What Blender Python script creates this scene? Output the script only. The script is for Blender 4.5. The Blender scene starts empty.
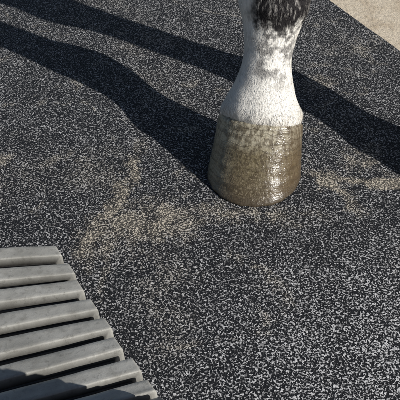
import bpy, bmesh, math, random
import numpy as np
from mathutils import Vector, Matrix, noise
random.seed(4); rng=np.random.default_rng(4)
S=bpy.context.scene
S.view_settings.view_transform='Standard'
try: S.view_settings.look='None'
except: pass
S.view_settings.exposure=0
# ---------------- light
SUN=Vector((.824,-.567,0)).normalized(); EL=math.radians(31.5)
sd=Vector((SUN.x*math.cos(EL),SUN.y*math.cos(EL),math.sin(EL)))
w=bpy.data.worlds.new("World"); S.world=w; w.use_nodes=True
nt=w.node_tree; sky=nt.nodes.new('ShaderNodeTexSky'); sky.sky_type='NISHITA'; sky.sun_disc=False
sky.sun_elevation=EL; sky.sun_rotation=math.atan2(SUN.x,SUN.y)
nt.links.new(sky.outputs[0],nt.nodes['Background'].inputs[0]); nt.nodes['Background'].inputs[1].default_value=.05
l=bpy.data.lights.new('sun','SUN'); l.energy=5; l.angle=math.radians(.5); l.color=(1,.965,.90)
lo=bpy.data.objects.new('sun',l); S.collection.objects.link(lo); lo.rotation_euler=sd.to_track_quat('Z','Y').to_euler(); lo.location=sd*5
# ---------------- camera
c=bpy.data.cameras.new('camera'); co=bpy.data.objects.new('camera',c); S.collection.objects.link(co)
co.location=(0,0,.64); co.rotation_euler=(math.radians(48),0,0); c.lens=63; c.sensor_width=36; c.clip_start=.01; c.clip_end=3000
S.camera=co
# ---------------- node helper
class NT:
    def __init__(s,name):
        s.m=bpy.data.materials.new(name); s.m.use_nodes=True; s.t=s.m.node_tree; s.b=s.t.nodes['Principled BSDF']
        s.o=s.n('ShaderNodeTexCoord').outputs['Object']
    def n(s,k,**kw):
        x=s.t.nodes.new(k)
        for a,b in kw.items(): setattr(x,a,b)
        return x
    def put(s,sock,v):
        if isinstance(v,bpy.types.NodeSocket): s.t.links.new(v,sock)
        elif v is not None: sock.default_value=v
    def math(s,op,a,b=0.0,cl=False):
        x=s.n('ShaderNodeMath',operation=op); x.use_clamp=cl; s.put(x.inputs[0],a); s.put(x.inputs[1],b); return x.outputs[0]
    def noise(s,scale,det=4,rough=.5,vec=None,dist=0,dim='3D'):
        x=s.n('ShaderNodeTexNoise'); x.noise_dimensions=dim; s.put(x.inputs['Vector'],vec or s.o); x.inputs['Scale'].default_value=scale
        x.inputs['Detail'].default_value=det; x.inputs['Roughness'].default_value=rough; x.inputs['Distortion'].default_value=dist; return x.outputs[0]
    def rng(s,v,a,b,c=0.0,d=1.0,smooth=True):
        x=s.n('ShaderNodeMapRange'); x.interpolation_type='SMOOTHSTEP' if smooth else 'LINEAR'
        s.put(x.inputs[0],v)
        for i,q in enumerate((a,b,c,d)): s.put(x.inputs[i+1],q)
        return x.outputs[0]
    def mix(s,f,a,b,bt='MIX'):
        x=s.n('ShaderNodeMix',data_type='RGBA',blend_type=bt); s.put(x.inputs[0],f)
        s.put(x.inputs[6],a if isinstance(a,bpy.types.NodeSocket) else (*a,1)); s.put(x.inputs[7],b if isinstance(b,bpy.types.NodeSocket) else (*b,1)); return x.outputs[2]
    def map(s,loc=(0,0,0),rot=(0,0,0),sc=(1,1,1),vec=None,typ='POINT'):
        x=s.n('ShaderNodeMapping'); x.vector_type=typ; s.put(x.inputs[0],vec or s.o); x.inputs[1].default_value=loc; x.inputs[2].default_value=rot; x.inputs[3].default_value=sc; return x.outputs[0]
    def blob(s,cx,cy,rx,ry,ang=0,wob=None):
        v=s.map((cx,cy,0),(0,0,math.radians(ang)),(rx,ry,1),vec=wob,typ='TEXTURE')
        x=s.n('ShaderNodeVectorMath',operation='LENGTH'); s.put(x.inputs[0],v)
        return s.rng(x.outputs['Value'],0,1,1,0)
    def sep(s,v=None):
        x=s.n('ShaderNodeSeparateXYZ'); s.put(x.inputs[0],v or s.o); return x.outputs
    def bump(s,h,dist,st=1,nrm=None):
        x=s.n('ShaderNodeBump'); s.put(x.inputs['Height'],h); x.inputs['Distance'].default_value=dist; x.inputs['Strength'].default_value=st
        if nrm: s.put(x.inputs['Normal'],nrm)
        return x.outputs[0]
    def fin(s,col,rough,nrm=None,spec=.5):
        s.put(s.b.inputs['Base Color'],col); s.put(s.b.inputs['Roughness'],rough); s.b.inputs['Specular IOR Level'].default_value=spec
        if nrm: s.put(s.b.inputs['Normal'],nrm)
        return s.m
# ---------------- rubber mat material
def mat_rubber():
    k=NT('pebbled_rubber')
    fl=k.noise(450,1,.5,vec=k.map(rot=(.6,.45,.5)),dist=.5)
    grain=k.noise(190,2,.7,dim='2D')
    wear=k.noise(22,4,.7,dim='2D')
    big=k.noise(4.5,2,.6,dim='2D')
    near=k.blob(.28,.40,.42,.36)  # glare on the front right area, painted in as denser, paler flecks
    flw=k.math('ADD',fl,k.math('MULTIPLY',k.math('SUBTRACT',wear,.5),.13))
    flw=k.math('ADD',flw,k.math('MULTIPLY',near,.03))
    peb=k.rng(flw,.505,.65)
    wob=k.n('ShaderNodeTexNoise'); wob.noise_dimensions='2D'; k.put(wob.inputs['Vector'],k.o); wob.inputs['Scale'].default_value=20; wob.inputs['Detail'].default_value=5; wob.inputs['Roughness'].default_value=.75
    s2=k.n('ShaderNodeVectorMath',operation='MULTIPLY_ADD'); k.put(s2.inputs[0],wob.outputs['Color']); s2.inputs[1].default_value=(.09,.09,0); k.put(s2.inputs[2],k.o)
    W=k.map((-.045,-.045,0),vec=s2.outputs[0])
    dm=None
    for b in [(-.065,.665,.105,.070,12,.85),(-.112,.715,.022,.180,-10,1.05),(-.135,.64,.040,.09,-10,.7),(.250,.750,.14,.024,-10,.95),(.19,.735,.020,.10,25,.7),(.06,.685,.15,.032,-6,.55),(.245,.80,.06,.03,20,.6),(-.31,.79,.06,.025,0,.7),(.2,1.0,.12,.03,20,.45),(.28,1.12,.1,.04,0,.4)]:
        q=k.math('MULTIPLY',k.blob(*b[:5],wob=W),b[5]); dm=q if dm is None else k.math('MAXIMUM',dm,q)
    sc=k.noise(4.0,3,.6,dim='2D',dist=.6)
    line=k.rng(k.math('ABSOLUTE',k.math('SUBTRACT',sc,.5)),.045,.0)
    line=k.math('MULTIPLY',line,k.rng(wear,.44,.62,0,.30))
    dm=k.math('MAXIMUM',dm,line)
    dm=k.math('MAXIMUM',dm,k.rng(big,.48,.74,.0,.22))
    dm=k.math('MULTIPLY',dm,k.rng(wear,.30,.60,.42,1.15))
    tb=k.math('MULTIPLY',k.rng(grain,.36,.64,.32,1.05),k.rng(near,0,1,.88,1.6))
    pale=k.math('MULTIPLY',peb,tb,True)
    col=k.mix(pale,(.0135,.0145,.0175),(.55,.55,.565))
    dcol=k.mix(wear,(.44,.385,.305),(.66,.60,.505))
    tops=k.rng(flw,.45,.60)
    dust=k.math('MULTIPLY',tops,k.rng(dm,0,.8,0,.9))
    dust=k.math('MAXIMUM',dust,k.math('MULTIPLY',k.rng(dm,.15,.9),.16))
    col=k.mix(dust,col,dcol)
    nrm=k.bump(k.rng(fl,.40,.64),.0008,.8)
    return k.fin(col,k.rng(dust,0,1,.62,.95),nrm,.22)
def mat_ground():
    k=NT('sandy_concrete')
    n1=k.noise(3,3,.6,dim='2D'); n2=k.noise(90,4,.7,dim='2D'); n3=k.noise(14,4,.6,dim='2D')
    col=k.mix(n1,(.54,.46,.35),(.68,.61,.51)); col=k.mix(k.rng(n2,.45,.75,0,.5),col,(.38,.31,.22)); col=k.mix(k.rng(n3,.46,.66,0,.5),col,(.40,.32,.23))
    return k.fin(col,.95,k.bump(n2,.004,.6),.2)
def mat_hoof():
    k=NT('horn')
    x,y,z=k.sep()
    vert=k.noise(9,3,.65,vec=k.map(sc=(22,22,2.2)))
    vert2=k.noise(30,2,.6,vec=k.map(sc=(22,22,1.0)))
    patch=k.noise(38,4,.65)
    nz=k.math('ADD',z,k.math('MULTIPLY',k.math('SUBTRACT',patch,.5),.022))
    nz=k.math('ADD',nz,k.math('MULTIPLY',y,.35))
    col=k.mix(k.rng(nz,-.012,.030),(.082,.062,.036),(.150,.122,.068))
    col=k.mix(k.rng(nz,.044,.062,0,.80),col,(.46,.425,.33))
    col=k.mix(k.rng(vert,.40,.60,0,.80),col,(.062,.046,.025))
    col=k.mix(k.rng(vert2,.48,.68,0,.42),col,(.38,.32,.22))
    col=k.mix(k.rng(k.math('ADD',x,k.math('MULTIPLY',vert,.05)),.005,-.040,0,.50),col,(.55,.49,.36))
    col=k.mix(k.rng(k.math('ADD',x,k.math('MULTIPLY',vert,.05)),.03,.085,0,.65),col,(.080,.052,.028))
    ringv=k.n('ShaderNodeCombineXYZ'); k.put(ringv.inputs[2],k.math('MULTIPLY',nz,330)); k.put(ringv.inputs[0],k.math('MULTIPLY',x,16))
    ring=k.noise(1,2,.6,vec=ringv.outputs[0])
    col=k.mix(k.rng(ring,.48,.64,0,.6),col,(.052,.038,.021))
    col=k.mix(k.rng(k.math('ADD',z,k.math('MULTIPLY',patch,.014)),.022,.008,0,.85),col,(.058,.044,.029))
    sp=k.noise(160,4,.75); col=k.mix(k.rng(sp,.58,.74,0,.22),col,(.36,.30,.21))
    h=k.math('ADD',k.math('MULTIPLY',ring,.8),k.math('MULTIPLY',vert,.6))
    return k.fin(col,k.rng(sp,.35,.65,.20,.40),k.bump(h,.0016,.8),.7)
def mat_coat():
    k=NT('horse_coat')
    x,y,z=k.sep()
    streak=k.noise(60,3,.65,vec=k.map(sc=(4,4,1.0)))
    mott=k.noise(38,3,.7)
    m5=k.math('SUBTRACT',mott,.5)
    nz=k.math('ADD',z,k.math('MULTIPLY',m5,.10))
    nx=k.math('ADD',x,k.math('MULTIPLY',m5,.035))
    black=k.math('MULTIPLY',k.rng(nz,.186,.214),k.rng(nx,-.030,-.014))
    white=k.mix(k.rng(streak,.50,.72,0,.4),(.90,.88,.84),(.48,.46,.43))
    gz=k.math('MULTIPLY',k.rng(z,.110,.16),k.rng(mott,.44,.58,0,.8))
    gz=k.math('MULTIPLY',gz,k.rng(x,-.032,-.002))
    col=k.mix(gz,white,(.20,.19,.185))
    dk=k.mix(k.rng(streak,.50,.68,0,.8),(.020,.018,.020),(.46,.44,.42))
    col=k.mix(black,col,dk)
    bd=k.mix(k.rng(k.noise(14,1),.4,.6),(.05,.048,.05),(.16,.155,.155))
    col=k.mix(k.rng(z,.40,.62),col,bd)
    dirt=k.math('MULTIPLY',k.rng(nz,.112,.080),k.rng(mott,.40,.62,0,.6))
    col=k.mix(dirt,col,(.46,.37,.27))
    return k.fin(col,.75,None,.25)
def mat_rib():
    k=NT('weathered_rubber')
    n1=k.noise(16,3,.65); n2=k.noise(150,4,.75); n4=k.noise(45,4,.7)
    col=k.mix(k.rng(n1,.3,.7),(.28,.275,.255),(.46,.455,.43)); col=k.mix(k.rng(n2,.50,.72,0,.5),col,(.12,.115,.10)); col=k.mix(k.rng(n4,.50,.70,0,.4),col,(.17,.16,.14))
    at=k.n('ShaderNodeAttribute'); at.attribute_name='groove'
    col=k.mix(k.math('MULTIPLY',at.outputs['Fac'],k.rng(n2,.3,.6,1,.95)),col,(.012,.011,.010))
    return k.fin(col,k.rng(n4,.3,.7,.26,.46),k.bump(n2,.0007,.5),.65)
M=dict(r=mat_rubber(),g=mat_ground(),h=mat_hoof(),c=mat_coat(),b=mat_rib())
def obj(name,me,mat=None,parent=None):
    o=bpy.data.objects.new(name,me); S.collection.objects.link(o)
    if mat: me.materials.append(mat)
    o.parent=parent; return o
# ---------------- ground
bm=bmesh.new(); bmesh.ops.create_grid(bm,x_segments=8,y_segments=8,size=600); me=bpy.data.meshes.new('ground'); bm.to_mesh(me); obj('ground',me,M['g']).location.z=-.016
# ---------------- rubber mat
d=Vector((-.44,.898)).normalized(); p=Vector((-d.y,d.x))
A0=Vector((.366,1.10))
NE=420; bm=bmesh.new(); pts=[]
for i in range(NE+1):
    s=-1.9+4.2*i/NE; q=A0+d*s+p*(.0035*noise.noise(Vector((s*3,1,0)))+.0012*noise.noise(Vector((s*40,5,0)))); pts.append(q)
pts+= [A0+d*2.3+p*3.2,A0-d*1.9+p*3.2]
vs=[bm.verts.new((q.x,q.y,0)) for q in pts]; f=bm.faces.new(vs)
bm.normal_update()
if f.normal.z<0: bmesh.ops.reverse_faces(bm,faces=[f])
ex=bmesh.ops.extrude_face_region(bm,geom=[f])
for v in [g for g in ex['geom'] if isinstance(g,bmesh.types.BMVert)]: v.co.z=-.0155
bmesh.ops.recalc_face_normals(bm,faces=bm.faces)
bmesh.ops.bevel(bm,geom=[e for e in bm.edges if abs(e.verts[0].co.z)<1e-6 and abs(e.verts[1].co.z)<1e-6],offset=.0025,segments=3,affect='EDGES')
me=bpy.data.meshes.new('rubber_mat'); bm.to_mesh(me); obj('rubber_mat',me,M['r'])
# ---------------- horse
horse=bpy.data.objects.new('horse',None); S.collection.objects.link(horse)
YAW=math.radians(-13)
horse.location=(.078,.772,0); horse.rotation_euler=(0,0,YAW)
def catmull(K,n):
    K=np.array(K,float); P=np.vstack([2*K[0]-K[1],K,2*K[-1]-K[-2]]); out=[]
    for i in range(len(K)-1):
        a,b,c2,d2=P[i:i+4]
        for t in np.linspace(0,1,n,endpoint=False):
            out.append(.5*((2*b)+(-a+c2)*t+(2*a-5*b+4*c2-d2)*t*t+(-a+3*b-3*c2+d2)*t**3))
    out.append(K[-1]); return out
def loft_mesh(name,rings,cap=True):
    n=len(rings[0]); V=[p for r in rings for p in r]; F=[]
    for i in range(len(rings)-1):
        for j in range(n):
            F.append((i*n+j,i*n+(j+1)%n,(i+1)*n+(j+1)%n,(i+1)*n+j))
    if cap: F.append(tuple(range(n))[::-1]); F.append(tuple(range((len(rings)-1)*n,len(rings)*n)))
    me=bpy.data.meshes.new(name); me.from_pydata(V,[],F); me.validate()
    bm=bmesh.new(); bm.from_mesh(me); bmesh.ops.recalc_face_normals(bm,faces=bm.faces); bm.to_mesh(me); bm.free()
    for q in me.polygons: q.use_smooth=len(q.vertices)<5
    return me
def hoof():
    R=[]; N=128
    for i in range(61):
        s=i/60
        wd=.0665-.0070*s-.0012*math.sin(math.pi*s); fr=-.078+.066*s+.002*math.sin(math.pi*s); bk=.052+.012*s
        if s<.03: wd-=.002*(1-s/.03); fr+=.002*(1-s/.03)
        zf=.093*s; zb=.056*s
        if s>.93:
            q=(s-.93)/.07; wd-=.004*q*q; fr+=.005*q*q; bk-=.005*q*q
        cy=(fr*.42+bk*.58); ring=[]
        for j in range(N):
            a=2*math.pi*j/N; ca,sa=math.cos(a),math.sin(a)
            X=wd*math.copysign(abs(ca)**.92,ca); Y=cy+(sa*(bk-cy) if sa>0 else sa*(cy-fr))
            if sa>0: Y-= .014*max(0,sa-.75)/.25*(1-s)
            t=(Y-fr)/(bk-fr); Z=zf+(zb-zf)*t
            rr=1+.005*math.sin(s*34+ .8*noise.noise(Vector((X*20,Y*20,1))))*(1-s*.3)+.016*noise.noise(Vector((X*28,Y*28,s*1.5)))
            if s<.08: rr+=.022*noise.noise(Vector((X*90,Y*90,7)))*(1-s/.08)
            ring.append((X*rr,cy+(Y-cy)*rr,Z))
        R.append(ring)
    return loft_mesh('hoof',R)
LEG=[(.028,.060,.050,.036,.034,.45),(.029,.074,.0545,.040,.039,.44),(.031,.086,.0550,.0415,.039,.45),(.036,.099,.0485,.039,.037,.48),(.043,.115,.0405,.034,.035,.5),
(.053,.139,.0338,.029,.031,.52),(.063,.163,.0328,.028,.034,.5),(.073,.193,.0385,.033,.045,.35),(.080,.222,.0465,.040,.052,.12),(.081,.25,.045,.038,.048,0),
(.078,.29,.036,.030,.041,0),(.075,.35,.034,.028,.042,0),(.074,.42,.035,.029,.042,0),(.071,.465,.043,.035,.042,0),(.068,.51,.052,.048,.047,0),(.068,.56,.048,.045,.050,0),(.07,.65,.055,.055,.062,0),(.075,.78,.068,.078,.088,0),(.085,.93,.078,.10,.12,0)]
def legmesh():
    R=[]; N=96
    for (cy,cz,wd,f_,b_,t) in catmull(LEG,9):
        ring=[]
        for j in range(N):
            a=2*math.pi*j/N; ca,sa=math.cos(a),math.sin(a)
            Y=sa*(b_ if sa>0 else f_); X=wd*ca
            r=1+.045*noise.noise(Vector((X*25,Y*25,cz*22)))+.02*noise.noise(Vector((X*60,Y*60,cz*50)))
            if .27<cz<.46: r-=.10*max(0,1-abs(sa-.25)/.35)
            X*=r; Y*=r
            ring.append((X,cy+Y,cz-t*Y))
        R.append(ring)
    return loft_mesh('lower_leg',R)
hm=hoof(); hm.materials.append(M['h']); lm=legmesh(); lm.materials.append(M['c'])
def hairs(me,n,zmax):
    me.calc_loop_triangles(); co_=np.array([v.co[:] for v in me.vertices]); T=np.array([t.vertices[:] for t in me.loop_triangles])
    a,b,c_=co_[T[:,0]],co_[T[:,1]],co_[T[:,2]]; nr=np.cross(b-a,c_-a); ar=np.linalg.norm(nr,axis=1); nr/=ar[:,None]+1e-12
    ctr=(a+b+c_)/3; ok=(ctr[:,2]<zmax)&(ctr[:,2]>.05); ar=ar*ok
    ar[ar>np.percentile(ar[ok],99.9)*3]=0
    low=ctr[:,2]+.45*(ctr[:,1]-.03)<.100
    ar*=np.where(low,2.0,1)
    idx=rng.choice(len(T),n,p=ar/ar.sum()); u=rng.random((n,1)); v=rng.random((n,1)); s=(u+v)>1; u=np.where(s,1-u,u); v=np.where(s,1-v,v)
    P=a[idx]+u*(b[idx]-a[idx])+v*(c_[idx]-a[idx]); Nn=nr[idx]
    clump=np.array([[noise.noise(Vector(q)*70),noise.noise(Vector(q)*70+Vector((9,4,2))),0] for q in P.tolist()])*.55
    dn=np.array([0,-.35,-1.0])+rng.normal(0,.16,(n,3))+clump; dn-=Nn*np.sum(dn*Nn,axis=1,keepdims=True); dn/=np.linalg.norm(dn,axis=1,keepdims=True)
    L=rng.uniform(.0035,.007,(n,1)); L=np.where(low[idx][:,None],L*rng.uniform(1.0,2.0,(n,1)),L)
    D=dn+Nn*rng.uniform(.04,.18,(n,1)); D/=np.linalg.norm(D,axis=1,keepdims=True)
    sd_=np.cross(D,Nn); sd_/=np.linalg.norm(sd_,axis=1,keepdims=True)+1e-9; wv=.00022
    mid=P+D*L*.55+Nn*.0002; tip=P+D*L-Nn*L*.06
    V=np.stack([P-sd_*wv,P+sd_*wv,mid+sd_*wv*.8,mid-sd_*wv*.8,tip],1).reshape(-1,3)
    F=[]
    for i in range(n):
        k=i*5; F.append((k,k+1,k+2,k+3)); F.append((k+3,k+2,k+4))
    m=bpy.data.meshes.new('leg_hair'); m.from_pydata(V.tolist(),[],F); m.materials.append(M['c']); return m
hh=hairs(lm,75000,.34)
def putleg(dx,dy,tag):
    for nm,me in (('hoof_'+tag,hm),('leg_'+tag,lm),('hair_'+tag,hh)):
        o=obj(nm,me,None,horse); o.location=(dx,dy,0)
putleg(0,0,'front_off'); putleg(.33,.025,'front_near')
CX=.165
bm=bmesh.new()
def tube(K,n=24):
    pts=catmull(K,6); R=[]
    P=[Vector(q[:3]) for q in pts]
    for i,q in enumerate(pts):
        t=(P[min(i+1,len(P)-1)]-P[max(i-1,0)]).normalized(); side=Vector((1,0,0)); side=(side-t*side.dot(t)).normalized(); up=side.cross(t)
        R.append([bm.verts.new(P[i]+side*q[3]*math.cos(a)+up*q[4]*math.sin(a)) for a in [2*math.pi*j/n for j in range(n)]])
    for i in range(len(R)-1):
        for j in range(n): bm.faces.new((R[i][j],R[i][(j+1)%n],R[i+1][(j+1)%n],R[i+1][j]))
    bm.faces.new(R[0][::-1]); bm.faces.new(R[-1])
tube([(CX,-.17,1.14,.10,.12),(CX,-.08,1.13,.19,.24),(CX,.15,1.15,.235,.31),(CX,.55,1.12,.27,.30),(CX,.95,1.13,.28,.29),(CX,1.25,1.17,.27,.29),(CX,1.50,1.17,.20,.25),(CX,1.60,1.15,.09,.14)])
tube([(CX,.12,1.28,.13,.25),(CX,-.12,1.42,.105,.20),(CX,-.34,1.62,.08,.15),(CX,-.50,1.80,.065,.11),(CX,-.58,1.88,.05,.07)])
tube([(CX,-.46,1.86,.06,.07),(CX,-.58,1.80,.095,.125),(CX,-.72,1.66,.08,.105),(CX,-.86,1.50,.055,.07),(CX,-.96,1.39,.056,.065),(CX,-1.0,1.35,.035,.04)])
for sx in(-1,1):
    tube([(CX+sx*.06,-.50,1.90,.03,.02),(CX+sx*.075,-.49,1.96,.028,.02),(CX+sx*.08,-.50,2.04,.006,.006)],10)
    x=CX+sx*.165
    tube([(x-sx*.03,.10,1.12,.07,.17),(x,.09,.93,.075,.11),(x,.075,.78,.064,.08)],20)
    tube([(x-sx*.03,1.38,1.12,.12,.24),(x,1.34,.90,.10,.17),(x,1.36,.76,.065,.10),(x,1.47,.62,.045,.065),(x,1.54,.53,.042,.058),(x,1.52,.44,.034,.045),(x,1.50,.30,.03,.034),(x,1.49,.24,.042,.048),(x,1.46,.15,.034,.034),(x,1.43,.09,.05,.05),(x,1.41,.05,.055,.06)],20)
    tube([(x,1.43,.085,.052,.055),(x,1.40,.04,.06,.065),(x,1.39,.0,.064,.07)],24)
tube([(CX,1.55,1.33,.04,.04),(CX,1.68,1.24,.05,.05),(CX,1.76,.98,.07,.06),(CX,1.76,.60,.05,.045),(CX,1.75,.42,.01,.01)],14)
me=bpy.data.meshes.new('body'); bmesh.ops.recalc_face_normals(bm,faces=bm.faces); bm.to_mesh(me); bm.free()
body=obj('body',me,M['c'],horse)
md=body.modifiers.new('r','REMESH'); md.mode='VOXEL'; md.voxel_size=.016; md.use_smooth_shade=True
sm=body.modifiers.new('s','SMOOTH'); sm.iterations=6; sm.factor=.6
# ---------------- ribbed rubber mat, near end bent up out of view, added to cast shadow on the ribs
def ribmat():
    e=Vector((.114,-.20)).normalized()
    A=Vector((-.176,.600)); pitch=.0370; NR=17
    SEC=[(0.0,0,1),(.13,0,1),(.165,.06,1),(.180,.86,.35),(.20,.96,0),(.225,1,0),(.35,1.0,0),(.5,1.0,0),(.65,1.0,0),(.735,1,0),(.76,.96,0),(.78,.86,.35),(.795,.06,1),(.83,0,1)]
    def ang(s): return .08+.15*min(1,s/.20) if s<.265 else .23+.66*min(1,(s-.265)/.06)
    NF=4000; ds=NR*pitch/NF; xs=[0.];zs=[.014]
    for i in range(NF): a=ang(i*ds); xs.append(xs[-1]+math.cos(a)*ds); zs.append(zs[-1]+math.sin(a)*ds)
    rows=[]
    for r in range(NR):
        jit=.0010*math.sin(r*2.3)
        for (f,h,g) in SEC: rows.append(((r+f-.13)*pitch+ (jit if h>.5 else 0),h,g,r))
    rows=[(max(0,s),h,g,r) for (s,h,g,r) in rows][1:]
    cols=48; W=.5; V=[];F=[];G=[]; prof=[]
    for (s,h,g,r) in rows:
        k_=min(NF,int(s/ds)); x,z,a=xs[k_],zs[k_],ang(s); prof.append((x,z,a,s,g,r))
        ra=math.radians(3+15*min(1,s/.19)); rd=Vector((-math.cos(ra),-math.sin(ra)))
        fr=.007*noise.noise(Vector((r*.9+.3,2,5)))
        for j in range(cols+1):
            u=j/cols; uu=(u**2.2)*W
            endr=math.sqrt(max(0,1-max(0,1-uu/.0020)**2))*.2+.8
            hgt=.0120*h*endr*(1+.05*noise.noise(Vector((uu*18,r*3.1,2))))+.0004*noise.noise(Vector((uu*60,s*90,3)))
            sw=.0010*noise.noise(Vector((uu*14,r*1.7,9)))
            q=A+e*(x+sw)+rd*(uu+(.011*g+fr)*math.exp(-uu/.03))
            nx,nz=-math.sin(a),math.cos(a); qq=q+e*nx*hgt
            V.append((qq.x,qq.y,z+nz*hgt)); G.append(g)
    n1=len(V)
    for (x,z,a,s,g,r) in prof:
        ra=math.radians(3+15*min(1,s/.19)); rd=Vector((-math.cos(ra),-math.sin(ra)))
        fr=.007*noise.noise(Vector((r*.9+.3,2,5)))
        for j in (0,cols):
            q=A+e*x+rd*((W if j else 0)+((.011*g+fr) if j==0 else 0)); th=.008; qq=q+e*math.sin(a)*th
            V.append((qq.x,qq.y,z-math.cos(a)*th)); G.append(.6)
    c1=cols+1
    for i in range(len(prof)-1):
        for j in range(cols): F.append((i*c1+j,i*c1+j+1,(i+1)*c1+j+1,(i+1)*c1+j))
        a=n1+i*2; b=n1+i*2+2
        F.append((a,a+1,b+1,b)); F.append((i*c1,(i+1)*c1,b,a)); F.append((i*c1+cols,a+1,b+1,(i+1)*c1+cols))
    m=len(prof)-1
    F.append(tuple([j for j in range(c1)]+[n1+1,n1])); F.append(tuple([m*c1+j for j in range(c1)]+[n1+m*2+1,n1+m*2]))
    me=bpy.data.meshes.new('ribbed_rubber_mat'); me.from_pydata(V,[],F)
    bm=bmesh.new(); bm.from_mesh(me); bmesh.ops.recalc_face_normals(bm,faces=bm.faces); bm.to_mesh(me); bm.free()
    at=me.attributes.new('groove','FLOAT','POINT'); at.data.foreach_set('value',G)
    for q in me.polygons: q.use_smooth=len(q.vertices)==4
    me.set_sharp_from_angle(angle=math.radians(42))
    return obj('ribbed_rubber_mat',me,M['b'])
ribmat()
